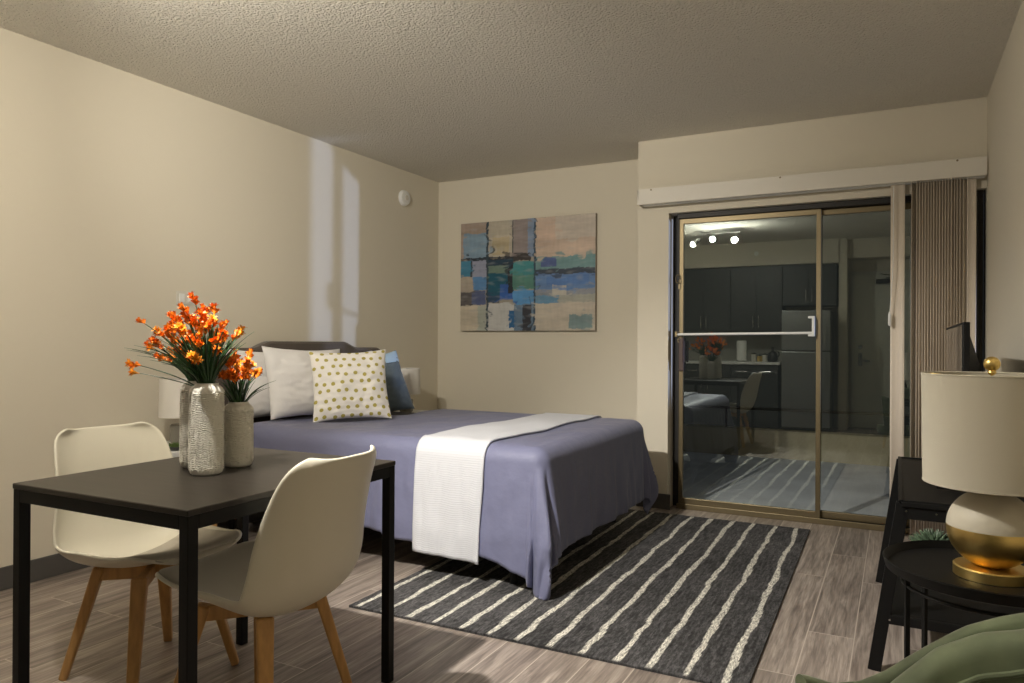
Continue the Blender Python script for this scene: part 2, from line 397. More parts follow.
# ------------------------------------------------------------------ dining table
TX0,TX1,TY0,TY1,TZ=-2.205,-1.494,1.163,1.998,.745
tb=thing('dining_table','small black rectangular dining table with slim square legs','table',((TX0+TX1)/2,(TY0+TY1)/2,0))
off=tuple(tb.location)
MB(off).box((TX0,TY0,TZ-.016),(TX1,TY1,TZ)).build('tabletop',m_tabletop,tb,smooth=0,bevel=.003)
lw=.031;i=.002
a=MB(off);zt=TZ-.016
a.box((TX0+i+lw,TY0+i,zt-.035),(TX1-i-lw,TY0+i+.03,zt)).box((TX0+i+lw,TY1-i-.03,zt-.035),(TX1-i-lw,TY1-i,zt)).box((TX0+i,TY0+i+lw,zt-.035),(TX0+i+.03,TY1-i-lw,zt)).box((TX1-i-.03,TY0+i+lw,zt-.035),(TX1-i,TY1-i-lw,zt))
a.build('apron',m_black,tb,smooth=0,bevel=.002)
for x in (TX0+i,TX1-i-lw):
    for y in (TY0+i,TY1-i-lw):
        MB(off).box((x,y,0),(x+lw,y+lw,zt)).build('leg',m_black,tb,smooth=0,bevel=.002)
tb.rotation_euler=(0,0,Q0(1.2))
# ------------------------------------------------------------------ dining chairs
def lerp_table(tbl,t):
    for k in range(len(tbl)-1):
        if t<=tbl[k+1][0]:
            a,b=tbl[k],tbl[k+1];s=(t-a[0])/(b[0]-a[0]);
            return [a[q]+(b[q]-a[q])*s for q in range(1,len(a))]
    return list(tbl[-1][1:])
def smooth_table(tbl,t):
    # Catmull-Rom
    n=len(tbl)
    for k in range(n-1):
        if t<=tbl[k+1][0] or k==n-2:
            p0,p1,p2,p3=tbl[max(k-1,0)],tbl[k],tbl[k+1],tbl[min(k+2,n-1)]
            s=(t-p1[0])/(p2[0]-p1[0])
            return [.5*((2*p1[q])+(-p0[q]+p2[q])*s+(2*p0[q]-5*p1[q]+4*p2[q]-p3[q])*s*s+(-p0[q]+3*p1[q]-3*p2[q]+p3[q])*s**3) for q in range(1,len(p1))]
#  v ,   x ,   z , halfwidth, lift(seat up / back forward), mix seat->back
SH=[(0,.250,.432,.105,.006,0),(.05,.243,.444,.165,.014,0),(.12,.20,.440,.205,.03,0),(.22,.115,.410,.222,.050,0),(.35,-.03,.372,.232,.088,0),(.47,-.150,.368,.243,.105,.15),
    (.55,-.225,.412,.249,.122,.5),(.64,-.272,.505,.246,.105,.9),(.76,-.300,.625,.229,.105,1),(.88,-.325,.745,.212,.085,1),(1.0,-.350,.836,.192,.05,1)]
def shell_pt(u,v,shrink=1,raise_=0):
    x,z,w,l,k=smooth_table(SH,v)
    if v>.9: w*=1-.28*((v-.9)/.1)**3
    w*=shrink
    m_=min(1,max(0,(v-.48)/.3))
    an=u*1.4
    e=(1-m_)*(1-cos(an))/(1-cos(1.4))+m_*abs(u)**3.0
    y=w*((1-m_)*sin(an)/sin(1.4)+m_*u)
    # edge curl: up on the seat, forward on the back
    zz=z+l*e*(1-k)+raise_*(1-k)
    xx=x+l*e*k+raise_*k
    if v>.85: zz+=(.006*e-.008*(1-e))*((v-.85)/.15)
    return (xx,y,zz)
def make_chair(label):
    t=thing('dining_chair',label,'chair')
    o=MB().grid(lambda a,b:shell_pt(2*a-1,b),29,46).build('shell',m_shell,t,smooth=80,solid=.011,soff=-1,sub=1)
    # seat pad
    def pad(a,b):
        u=2*a-1;v=.035+.43*b
        p=shell_pt(u*.9,v,.97)
        edge=max(0,(1-abs(u)**5)*(1-abs(2*b-1)**6))
        return (p[0],p[1],p[2]+.004+.024*edge**.6)
    MB().grid(pad,25,25).build('seat_pad',m_pad,t,smooth=80,solid=.004,soff=-1)
    for sx in (1,-1):
        for sy in (1,-1):
            top=(sx*.115-.01,sy*.115,.376);bot=(sx*.197-.01,sy*.193,0)
            MB().bar(bot,top,.026,.030,(-sy,sx,0),.036,.050).build('leg',m_beech,t,smooth=30,bevel=.007,segs=3)
    MB().bar((.118-.01,.118,.352),(-.118-.01,-.118,.352),.028,.044).build('cross_brace',m_beech,t,smooth=0,bevel=.003)
    MB().bar((.118-.01,-.118,.352),(-.118-.01,.118,.352),.028,.044).build('cross_brace',m_beech,t,smooth=0,bevel=.003)
    return t
cA=make_chair('white moulded dining chair facing the viewer from the wall side of the black table')
cA.location=(-2.272,1.655,0);cA.rotation_euler=(0,0,math.radians(-3.5))
cB=copy_tree(cA);cB['label']='white moulded dining chair seen from behind, on the bed-and-rug side of the black table'
cB.location=(-1.692,1.590,0);cB.rotation_euler=(0,0,3.2)
for c in (cA,cB):c['group']='white moulded dining chairs at the table'
# ------------------------------------------------------------------ vases and flowers
def vase(loc,h,r,label):
    t=thing('ceramic_vase',label,'vase',loc,R.uniform(0,6),'textured white ceramic vases on the dining table')
    prof=[(r*.80,0),(r*.93,.006),(r,.018)]
    n=int((h-.045)/.0016)
    prof+=[(r,.018+(h-.045)*k/n) for k in range(1,n+1)]
    prof+=[(r*.985,h-.022),(r*.92,h-.015),(r*.80,h-.009),(r*.70,h-.006),(r*.68,h-.003),(r*.68,h)]
    sd=R.uniform(0,50)
    def disp(th,z,i):
        if z<.012 or z>h-.014:return 0
        w=mnoise.noise((cos(th)*r*75+sd,sin(th)*r*75,z*30))*3.4+mnoise.noise((cos(th)*r*190+sd,sin(th)*r*190,z*60))*1.2
        a=sin(z*2*PI/.0105+w)
        f=min(1,(z-.012)/.01,(h-.014-z)/.01)
        return .0022*(1-abs(a)**1.5*2)*f
    MB().lathe(prof,(0,0,0),150,disp).build('vase_body',m_vase,t,smooth=60)
    # inner wall
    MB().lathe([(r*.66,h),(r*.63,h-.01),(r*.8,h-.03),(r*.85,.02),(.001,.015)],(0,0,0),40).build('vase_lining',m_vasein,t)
    return t
vf=(-1.850,1.522,TZ);vr=(-1.884,1.673,TZ);vk=(-1.989,1.598,TZ)
vase(vf,.275,.0490,'tall textured white vase nearest the table corner, in front of two others')
vase(vr,.207,.0455,'shortest textured white vase, holding the small orange bouquet')
vase(vk,.275,.0485,'tall textured white vase standing half hidden behind the foremost vase')
def petal_mesh(L,spread,k=6):
    m=MB()
    for q in range(k):
        a=2*PI*q/k;ca,sa=cos(a),sin(a)
        rows=[(0,.0022,.0015),(.35,.0045,.0042),(.65,.0052,.0062),(.88,.0075+spread*.5,.005),(1.0,.0095+spread,.0008)]
        vs=[]
        for (t,rad,w) in rows:
            for s in (-1,0,1):
                rr=rad*(1 if s else 1.12)
                x=rr*ca-s*w*sa;y=rr*sa+s*w*ca
                vs.append((x,y,L*t))
        fs=[]
        for r_ in range(4):
            for s in (0,1):
                fs.append((r_*3+s,r_*3+s+1,r_*3+s+4,r_*3+s+3))
        m.add(vs,fs)
    m.lathe([(.0012,-.012),(.0026,0),(.0022,.01)],n=6)
    return m
protos=[]
for nm,L_,sp,mt in (('blossom',.030,.006,m_petal),('blossom',.026,.011,m_petal2),('blossom',.034,.002,m_petal),('blossom',.027,.009,m_petal)):
    pm=petal_mesh(L_,sp)
    q=petal_mesh(L_*.85,sp);pm.add([(.75*v.x+.45*v.z+.004,v.y,.9*v.z-.4*v.x-.006) for v in q.v],q.f)
    if sp<.01:
        q=petal_mesh(L_*.7,sp*.6);pm.add([(v.x-.4*v.z-.003,.8*v.y+.35*v.z,.85*v.z+.3*v.x-.012) for v in q.v],q.f)
    o=pm.build(nm,mt,smooth=60);protos.append(o.data);bpy.data.objects.remove(o)
def bouquet(loc,neck,label,nst,tips,nleaf,llen,bias):
    t=thing('flower_bouquet',label,'flowers',loc)
    st=MB();lf=MB();nb=0
    for tip in tips:
        tip=Vector(tip)
        base=Vector((R.uniform(-.014,.014),R.uniform(-.014,.014),-.03))
        mid=base*.5+Vector((tip.x*.28,tip.y*.28,tip.z*.62))
        pts=[]
        for k in range(9):
            s=k/8;pts.append(base*(1-s)**2+mid*2*s*(1-s)+tip*s*s)
        st.tube(pts,[.0022]*4+[.0018]*3+[.0014,.0012],6)
        d=(pts[-1]-pts[-2]).normalized()
        k=R.choice((1,2,2,3))
        for q in range(k):
            dd=(d+Vector((R.uniform(-.7,.7),R.uniform(-.7,.7),R.uniform(-.3,.5)))*(.8 if k>1 else .2)).normalized()
            s0=pts[-1] if q==0 else pts[-1]-d*.012*q
            ob=bpy.data.objects.new('blossom',R.choice(protos));COL.objects.link(ob);ob.parent=t
            ob.location=s0+dd*.008;ob.rotation_euler=dd.to_track_quat('Z','Y').to_euler()
            sc=R.uniform(.55,.8);ob.scale=(sc,sc,sc);nb+=1
            st.tube([s0-d*.01,s0+dd*.002],[.0012,.0012],5)
    for q in range(nleaf):
        a=R.uniform(0,2*PI);sp=R.uniform(.22,1.15)
        L_=llen*R.uniform(.7,1.1)
        dr=Vector((cos(a)*sp+bias[0],sin(a)*sp+bias[1],0))
        wv_=R.uniform(.004,.008);vs=[];n=9
        side=Vector((-dr.y,dr.x,0)).normalized()
        b0=Vector((cos(a)*.013,sin(a)*.013,-.03))
        for k in range(n):
            s=k/(n-1)
            p=b0+dr*L_*.62*s**1.5+Vector((0,0,L_*(s*.98-.32*dr.length*s*s)))
            w=wv_*(1-s**2.5)*(.55+.9*s if s<.5 else 1)
            vs+=[p-side*w,p+Vector((0,0,-w*.35)),p+side*w]
        fs=[]
        for k in range(n-1):
            for c in (0,1):fs.append((k*3+c,k*3+c+1,k*3+c+4,k*3+c+3))
        lf.add(vs,fs)
    st.build('stems',m_leaf,t);o=lf.build('leaves',m_leaf,t,smooth=70,solid=.0008)
    return nb
il=Vector((-rt.x,-rt.y,0)).normalized();ib=Vector((fw.x,fw.y,0)).normalized()
def dome(n,rx0,rx1,z0,z1,seed):
    r=random.Random(seed);out=[]
    for q in range(n):
        for _ in range(50):
            x=r.uniform(rx0,rx1);y=r.uniform(-.11,.10);z=r.uniform(z0,z1)
            cx=(rx0+rx1)/2;hw=(rx1-rx0)/2
            if ((x-cx)/hw)**2+(y/.12)**2+((z-z0*.9)/(z1-z0*.9))**2<1.05:break
        p=-il*x+ib*y
        out.append((p.x,p.y,z))
    return out
nb1=bouquet((vf[0],vf[1],vf[2]+.275),0,'large full bouquet of orange blossoms in the foremost tall vase',0,
    dome(44,-.15,.085,.065,.225,3)+[tuple(-il*x+ib*y+Vector((0,0,z))) for x,y,z in ((-.20,.02,.18),(-.215,0,.055),(-.19,-.03,.03),(.075,.03,.14),(.10,.0,.15),(-.05,.03,.25),(-.015,0,.20),(.0,.05,.215),(.02,-.02,.185))],105,.235,(il*.35))
nb2=bouquet((vk[0],vk[1],vk[2]+.275),0,'loose orange bouquet leaning wallward from the half-hidden tall vase',0,
    dome(20,-.17,.05,.05,.20,8),40,.22,(il*.55))
nb3=bouquet((vr[0],vr[1],vr[2]+.207),0,'small bunch of orange blossoms in the shortest vase',0,
    dome(18,-.05,.06,.075,.155,5),30,.15,(il*0))
# ------------------------------------------------------------------ bed
BX0,BX1,BY0,BY1,BZ=-3.50,-1.41,2.985,4.50,.665     # mattress + cover outline, top height
bed=thing('bed','low queen bed with a taupe upholstered headboard against the side wall','bed',((BX0+BX1)/2,(BY0+BY1)/2,0))
off=tuple(bed.location)
def headboard():
    ya,yb=2.955,4.56;yc=(ya+yb)/2
    def top(y):
        u=abs((y-yc)/((yb-ya)/2))
        if u<.42:return 1.150
        if u<.62:
            s=(u-.42)/.2;s=s*s*(3-2*s);return 1.150-.042*s
        if u<.88:return 1.108
        s=(u-.88)/.12;return 1.108-.085*(1-math.sqrt(max(0,1-s*s)))
    n=81;vs=[];fs=[]
    prof=[(-3.618,0),(-3.56,.0),(-3.545,-.02),(-3.545,None)]
    for k in range(n):
        y=ya+(yb-ya)*k/(n-1);t=top(y);e=min(1,min(y-ya,yb-y)/.03)
        xf=-3.555+.02*math.sqrt(max(0,1-(1-e)**2))
        vs+=[(-3.612,y,.12),(-3.612,y,t-.01),(-3.60,y,t),(xf-.012,y,t),(xf,y,t-.014),(xf,y,.12)]
    for k in range(n-1):
        for j in range(6):
            a=k*6+j;b=k*6+(j+1)%6;fs.append((a,b,b+6,a+6))
    fs.append((5,4,3,2,1,0));fs.append(tuple((n-1)*6+j for j in range(6)))
    return MB(off).add(vs,fs).build('headboard',m_head,bed,smooth=40)
headboard()
fr=MB(off).box((-3.53,3.05,.27),(-1.50,3.09,.33)).box((-3.53,4.40,.27),(-1.50,4.44,.33)).box((-1.54,3.09,.27),(-1.50,4.40,.33)).box((-3.53,3.72,.27),(-1.54,3.77,.33))
for x in [-3.3+.22*k for k in range(9)]: fr.box((x,3.09,.305),(x+.07,4.40,.33))
fr.build('frame',m_black,bed,smooth=0,bevel=.003)
for x in (-3.5,-1.6):
    for y in (2.93+.13,4.43):
        MB(off).cyl((x,y-.0,0),(x,y-.0,.27),.018,.02,16).build('leg',m_black,bed)
def rbox(m,a,b,r):
    return m.box(a,b)
mt=rbox(MB((-2.48,3.74,.33)),(-3.52,3.03,.33),(-1.46,4.46,.63),.05).build('mattress',m_mattress,smooth=40,bevel=.045,segs=5)
tag(mt,'thick mattress on the low bed, hidden under the slate blue cover','mattress')
# draped cover ------------------------------------------------------
def drape(x,y,lift=0):
    """flat cloth point (x,y) -> position on/around the bed"""
    r=.075
    ex=max(0,x-(BX1-r)); ey=max(0,(BY0+r)-y); fy=max(0,y-(BY1-r))
    near=ey>=fy; e2=ey if near else fy
    s=math.hypot(ex,e2)
    bx=min(x,BX1-r);by=min(max(y,BY0+r),BY1-r)
    if s<1e-9:
        e_=min(x-(-3.4),BX1-x,y-BY0,BY1-y);g_=1-min(1,max(0,e_)/.22)
        z=BZ+lift+.006*mnoise.noise((x*2.2,y*2.2,1))+.010*mnoise.noise((x*5,y*3,4))+.003*mnoise.noise((x*14,y*6,9))+g_*min(1,max(0,(e_-.05)/.05))*.005*mnoise.noise((x*16,y*16,6))
        return Vector((x,y,z))
    dx=ex/s;dy=(-e2 if near else e2)/s
    arc=r*PI/2
    R_=r+lift
    corner=min(1,2*min(ex,e2)/max(s,1e-6))   # 0 on straight sides, 1 on the diagonal
    if s<arc:
        a=s/r;rad=R_*sin(a);z=BZ-r+R_*cos(a)
        flare=0
    else:
        h=s-arc;z=BZ-r-h;rad=R_
        q=min(1,h/.35)
        # hanging folds
        along=(x if abs(dy)>abs(dx) else y)
        f=(.022*mnoise.noise((along*5.5,h*.9,2))+.019*mnoise.noise((along*12,h*1.8,6)))*q+.006*(1-corner)*mnoise.noise((along*30,h*7,8))*min(1,h/.08)
        rad+=.028*q+f
        phi=math.atan2(ex,e2)
        rad+=corner*(.040*q+.042*q*cos(phi*8.2+.5)+.014*q*sin(phi*17))
    z=max(z,.014+.006*mnoise.noise((x*9,y*9,3)))
    return Vector((bx+dx*rad,by+dy*rad,z))
def hem_near(x): return .50+.10*max(0,min(1,(x+1.78)/.36))**1.5+.02*mnoise.noise((x*2.1,0,0))+(.03 if x>-2.3 else -.03*min(1,(-2.3-x)/.5))
def cover_pt(a,b):
    # a along x (head -> foot hang), b along y (near hang -> far hang)
    x=-3.32+ (BX1+.53-.075+3.32)*a
    if b<.5: pass
    n0=BY0+.055-hem_near(min(x,BX1));n1=BY1-.055+.34
    y=n0+(n1-n0)*b
    # turned-down edge near the pillows on the far side
    t_=min(1,max(0,(b-.45)/.16));t_=t_*t_*(3-2*t_)
    x+=(.42*t_+.05*t_*mnoise.noise((b*9,3,1)))*(1-a)**2
    return drape(x,y)
def dense(t,lo,hi,n): return t
cv=MB((-2.4,3.74,.3)).grid(cover_pt,150,140)
cov=cv.build('bed_cover',m_sheet,smooth=80,solid=.007,soff=0)
tag(cov,'slate blue cotton bed cover draped over the bed to near the floor','bedspread')
def throw_pt(a,b):
    w=.385;x=-2.105+w*a+.012*mnoise.noise((b*4,a*.5,2))+.03*(b-.25)*(1 if b>.25 else 0)
    n0=BY0+.055-.565-.012*a;n1=BY1-.055+.42
    y=n0+(n1-n0)*b
    return drape(x,y,.011)
th=MB((-1.9,3.74,.3)).grid(throw_pt,40,150).build('bed_throw',m_throw,smooth=80,solid=.008,soff=.5)
tag(th,'white ribbed throw laid in a band across the foot of the bed','throw')
# pillows -----------------------------------------------------------
def pillow(name,w,h,t,matl,loc,yaw,lean,label,cat='pillow',roll=0,grp=None,seed=0,cfun=None,n=44):
    """upright pillow: local x = width, z = height, y = thickness (front is -y)"""
    m=MB();top=[]
    def pt(u,v,s):
        px=1-.07*(1-abs(v)**2)*abs(u)**3 ; pz=1-.09*(1-abs(u)**2)*abs(v)**3
        prof=max(0,(1-abs(u)**2.6))*max(0,(1-abs(v)**2.6))
        th=t*.5*prof**.55
        wr=.014*mnoise.noise((u*2.2+seed,v*2.2,s*3+seed))*prof**.3+.007*mnoise.noise((u*5+seed,v*8,s))*prof**.3
        return (u*w/2*px, s*th+wr*s, (v*h/2*pz))
    N_=n
    for s in (-1,1):
        def fn(a,b):
            return pt(2*a-1,2*b-1,s)
        if cfun:
            vs=[fn(i/(N_-1),j/(N_-1)) for j in range(N_) for i in range(N_)]
            for j in range(N_):
                for i in range(N_):
                    m.c.append(cfun(2*i/(N_-1)-1,2*j/(N_-1)-1,s))
            fs=[(j*N_+i,j*N_+i+1,(j+1)*N_+i+1,(j+1)*N_+i) for j in range(N_-1) for i in range(N_-1)]
            if s>0:fs=[f[::-1] for f in fs]
            m.add(vs,fs)
        else:
            m.grid(fn,N_,N_)
    mw=Matrix.Translation(loc)@Matrix.Rotation(yaw,4,'Z')@Matrix.Rotation(lean,4,'X')@Matrix.Rotation(roll,4,'Y')
    o=m.build(name,matl,smooth=80)
    o.matrix_world=mw
    tag(o,label,cat,grp)
    return o
# facing +X => local -y points to +X : yaw=+90deg
Q=math.radians
pw='white pillows against the headboard'
pillow('pillow',.66,.44,.14,m_pillow,(-3.445,3.32,.885),Q(90),Q(-14),'white pillow leaning on the headboard nearest the vases, mostly hidden','pillow',Q(2),pw,1)
pillow('pillow',.66,.42,.15,m_pillow,(-3.435,4.02,.875),Q(90),Q(-14),'white pillow leaning on the headboard behind the polka dot cushion','pillow',Q(-1),pw,2)
pillow('pillow',.60,.45,.16,m_pillow,(-3.262,3.435,.895),Q(82),Q(-15),'crisp white pillow fully in view beside the polka dot cushion','pillow',Q(2),pw,5)
# polka dot cushion with dots coloured on the mesh
dots=[]
rr=random.Random(12)
for i in range(9):
    for j in range(9):
        dots.append((-.92+.23*i+(.115 if j%2 else 0)+rr.uniform(-.03,.03),-.92+.23*j+rr.uniform(-.03,.03)))
def polka(u,v,s):
    for du,dv in dots:
        if (u-du)**2+(v-dv)**2<.052**2:return (.42,.36,.075)
    return (.84,.81,.77)
m_polka=mat('polka_cotton',(.8,.8,.8),.75,attr=True,bump=(7,.25,.02))
pillow('cushion',.475,.455,.14,m_polka,(-2.985,3.515,.882),Q(47),Q(-20),'square white cushion with olive gold polka dots','cushion',Q(-2),None,9,polka,230)
bl=pillow('cushion',.45,.44,.13,m_blue,(-3.13,3.985,.858),Q(72),Q(-20),'steel blue cushion between the polka dot cushion and the far lamp','cushion',Q(-8),None,13)
# pale corner flap of the blue cushion
fl=MB()
def flap(a,b):
    u=.30+.69*a;v=.58+.40*b
    px=1-.07*(1-abs(v)**2)*abs(u)**3 ; pz=1-.09*(1-abs(u)**2)*abs(v)**3
    prof=max(0,(1-abs(u)**2.6))*max(0,(1-abs(v)**2.6))
    return (u*.225*px,-(.065*prof**.55)-.004,v*.22*pz)
fl.grid(flap,12,12).build('corner_panel',m_ltblue,bl,smooth=80,solid=.002,label='pale blue corner panel')
# ------------------------------------------------------------------ nightstands and their lamps
def nightstand(label,loc):
    t=thing('nightstand',label,'nightstand',loc,0,'nightstands beside the bed')
    MB().box((-.2,-.2,.565),(.2,.2,.59)).build('top',m_white,t,smooth=0,bevel=.004)
    MB().box((-.19,-.19,.30),(.19,.19,.565)).build('body',m_white,t,smooth=0,bevel=.003)
    d=MB().box((.19,-.185,.315),(.205,.185,.55)).build('drawer',m_white,t,smooth=0,bevel=.003)
    MB().cyl((.205,0,.44),(.225,0,.44),.012).build('knob',m_gold,d)
    for x in (-.16,.16):
        for y in (-.16,.16):
            MB().cyl((x,y,0),(x,y,.30),.012,.016,12).build('leg',m_beech,t)
    return t
n1=nightstand('white nightstand by the wall, on the dining table side of the bed',(-3.40,2.56,0))
n2=copy_tree(n1);n2['label']='white nightstand in the far corner, hidden behind the bed';n2.location=(-3.40,4.775,0)
def bedside_lamp(label,loc):
    t=thing('bedside_lamp',label,'lamp',loc,0,'white shaded bedside lamps')
    MB().lathe([(.055,0),(.058,.004),(.058,.012),(.02,.018)],n=32).build('base',m_chrome,t)
    MB().lathe([(.045,.018),(.052,.03),(.052,.11),(.046,.118)],n=32).build('body',m_glassgrey,t)
    MB().cyl((0,0,.018),(0,0,.19),.006).build('rod',m_chrome,t)
    s=MB().lathe([(.108,.158),(.104,.358),(.102,.358),(.106,.158),(.108,.158)],n=48).build('lamp_shade',m_shade2,t)
    MB().tube([(.006*0,0,.19),(.0,0,.36)],.003,8).bar((-.102,0,.355),(.102,0,.355),.004,.004).build('shade_spider',m_chrome,s)
    return t
l1=bedside_lamp('bedside lamp with white shade, seen beside the tall vases',(-3.36,2.60,.59))
l2=copy_tree(l1);l2['label']='bedside lamp with white shade, peeking out past the steel blue cushion';l2.location=(-3.37,4.625,.59)
pl=thing('potted_plant','tiny moss green plant in a low dish on the nightstand','plant',(-3.26,2.505,.59))
MB().lathe([(.03,0),(.045,.006),(.05,.02),(.046,.02),(.001,.012)],n=24).build('dish',m_jar,pl)
g=MB()
for q in range(60):
    a=R.uniform(0,2*PI);r_=R.uniform(0,.042);d=Vector((cos(a)*.6,sin(a)*.6,1.2)).normalized();p=Vector((cos(a)*r_,sin(a)*r_,.014))
    g.tube([p,p+d*R.uniform(.012,.028)],[.005,.0015],5)
g.build('leaves',m_moss,pl)
# ------------------------------------------------------------------ painting
def painting():
    x0,x1,z0,z1=-3.372,-2.118,1.25,2.183
    t=thing('wall_painting','wide abstract canvas in blue, teal and beige blocks on the back wall','painting',((x0+x1)/2,YB-.02,z0))
    off=tuple(t.location)
    MB(off).box((x0,YB-.036,z0),(x1,YB,z1)).build('canvas_stretcher',mat('canvas_edge',(.30,.27,.23),.8),t,smooth=0)
    B=[(0,0,.22,.34,(160,134,112)),(.02,.10,.21,.33,(128,152,172)),(0,.0,.21,.10,(158,132,110)),
       (.22,0,.41,.34,(168,156,130)),(.25,.15,.38,.31,(170,150,100)),(.41,0,.52,.31,(132,116,112)),(.52,0,.575,.33,(124,142,168)),
       (.575,0,1,.36,(188,158,130)),(.72,0,1,.2,(184,168,148)),(.6,.04,.72,.26,(192,158,128)),
       (.0,.34,.09,.5,(70,128,156)),(.09,.34,.215,.5,(146,150,170)),(0,.5,.10,.63,(158,142,120)),(.10,.5,.215,.63,(86,128,172)),
       (0,.635,.09,.765,(84,78,78)),(.09,.635,.2,.76,(82,92,128)),(0,.765,.22,1,(180,165,136)),(.14,.77,.22,1,(150,156,140)),
       (.22,.33,.41,.40,(24,54,74)),(.22,.40,.38,.475,(104,124,112)),(.22,.475,.39,.65,(14,82,102)),(.31,.58,.41,.72,(46,88,158)),(.22,.65,.31,.74,(36,66,96)),
       (.375,.39,.42,.66,(28,34,44)),(.22,.745,.48,1,(172,172,168)),(.38,.82,.49,.97,(34,92,140)),
       (.41,.30,.545,.375,(54,46,46)),(.41,.38,.575,.5,(66,132,136)),(.41,.5,.575,.63,(82,128,116)),(.41,.64,.575,.76,(88,144,194)),(.42,.76,.575,1,(100,120,140)),(.485,.77,.55,1,(42,44,52)),
       (.575,.35,1,.46,(112,146,148)),(.62,.36,.73,.44,(80,96,142)),(.575,.46,1,.51,(56,66,80)),(.575,.51,1,.66,(100,130,174)),(.66,.52,.96,.60,(88,124,178)),
       (.575,.64,1,.70,(140,144,150)),(.70,.60,.80,.70,(170,164,148)),(.575,.69,.75,.76,(104,146,176)),(.75,.69,1,.78,(150,150,134)),(.575,.76,1,1,(178,164,140)),(.82,.86,.98,.98,(124,146,148)),
       (0,.325,.41,.35,(36,44,54)),(.205,0,.222,1,(46,62,74)),(.405,0,.413,.33,(60,66,66)),(.566,0,.580,1,(42,66,84)),(.08,.35,.095,.5,(50,60,70)),(0,.755,.1,.768,(60,60,64))]
    B=[(a,b,c,d,tuple((q*(.6 if k[0]>k[2] else 1.05)+(.4 if k[0]>k[2] else -.05)*sum(lin(k))/3)*(1.12 if k[0]>k[2] else .9) for q in lin(k))) for a,b,c,d,k in B]
    nx,ny=240,180;vs=[];cs=[];n=mnoise.noise
    for j in range(ny):
        for i in range(nx):
            u=i/(nx-1);v=1-j/(ny-1)
            uu=u+.006*n((u*9,v*14,1))+.003*n((u*60,v*60,2));vv=v+.012*n((u*12,v*9,4))+.005*n((u*60,v*60,5))
            def pick(p_,q_):
                r_=(.30,.27,.22)
                for a,b,c,d,k in B:
                    if a<=p_<=c and b<=q_<=d:r_=k
                return r_
            col=pick(uu,vv)
            c2=pick(min(.99,max(.01,uu+.09*n((u*6,v*14,21)))),min(.99,max(.01,vv+.10*n((u*10,v*7,23)))))
            k2=min(1,max(0,(n((u*9,v*26,31))+.35*n((u*40,v*90,33))-.02)*3.0))*.8
            col=tuple(p_*(1-k2)+q_*k2 for p_,q_ in zip(col,c2))
            f=1.08*(1+.22*n((u*4,v*16,7))+.10*n((u*16,v*60,8))+.08*n((u*60,v*8,9)))
            w=.5*max(0,n((u*14,v*40,11))-.12)
            cs.append(tuple(min(.9,q*f*(1-w)+.36*w) for q in col))
            vs.append((x0+(x1-x0)*u,YB-.0375-.0015*abs(n((u*50,v*50,3))),z0+(z1-z0)*(1-v)))
    m=MB(off);m.add(vs,[(j*nx+i,j*nx+i+1,(j+1)*nx+i+1,(j+1)*nx+i) for j in range(ny-1) for i in range(nx-1)]);m.c=cs
    m.build('painted_face',mat('paint_on_canvas',(.5,.5,.5),.6,attr=True,bump=(90,.3,.003)),t,smooth=60)
painting()
# wall devices
sd=thing('smoke_detector','round white alarm high on the wall left of the painting','smoke detector',(XL,4.925,2.345))
MB().lathe([(.066,0),(.066,.012),(.058,.03),(.04,.034),(.0005,.034)],n=40,m=Matrix.Rotation(PI/2,4,'Y')).build('housing',m_white,sd)
MB().lathe([(.022,.034),(.022,.039),(.0005,.04)],n=24,m=Matrix.Rotation(PI/2,4,'Y')).build('sensor_cap',m_plate,sd)
sw=thing('switch_plate','flat ivory switch plate on the wall just above the orange flowers','switch',(XL,2.835,1.396))
MB().box((0,-.062,-.038),(.006,.062,.038)).build('plate',m_plate,sw,smooth=0,bevel=.002)
for y in (-.028,.028):MB().box((.006,y-.017,-.024),(.011,y+.017,.024)).build('rocker',m_white,sw,smooth=0,bevel=.002)
# ------------------------------------------------------------------ console with TV
cs=thing('console_table','low black media console with splayed legs against the right wall','console',(.2,3.415,0))
off=tuple(cs.location)
MB(off).box((.015,2.86,.588),(.436,3.97,.605)).build('top',m_console,cs,smooth=0,bevel=.002)
MB(off).box((.005,2.86,.605),(.02,3.97,.612)).box((.015,2.86,.605),(.436,2.868,.612)).box((.015,3.962,.605),(.436,3.97,.612)).build('top_lip',m_console,cs,smooth=0,bevel=.001)
for y in (2.88,3.95):
    MB(off).bar((-.068,y,0),(.02,y,.60),.042,.022,(0,1,0)).build('leg',m_console,cs,smooth=0,bevel=.002)
    MB(off).bar((.42,y,0),(.42,y,.60),.03,.022,(0,1,0)).build('leg',m_console,cs,smooth=0,bevel=.002)
    MB(off).box((.02,y-.011,.545),(.42,y+.011,.588)).build('end_rail',m_console,cs,smooth=0,bevel=.002)
    MB(off).box((-.03,y-.011,.172),(.42,y+.011,.205)).build('end_rail',m_console,cs,smooth=0,bevel=.002)
MB(off).box((-.03,2.89,.19),(.436,3.94,.205)).build('lower_shelf',m_console,cs,smooth=0,bevel=.002)
for x,y in ((.03,2.868),(.12,2.868),(-.02,2.868),(.08,2.868)):
    z=.572 if x>=.03 and x!=.08 else .188
    MB(off).cyl((x,y+.002,z),(x,y-.0015,z),.0035,n=10).build('bolt',m_chrome,cs)
tv=thing('television','black flat television standing on the console, seen edge-on','tv',(.22,3.445,.6125))
off=tuple(tv.location)
MB(off).box((.2,2.955,.66),(.222,3.935,1.228)).build('bezel',m_console,tv,smooth=0,bevel=.003)
MB(off).box((.1985,2.967,.675),(.2005,3.923,1.217)).build('screen',m_screen,tv,smooth=0)
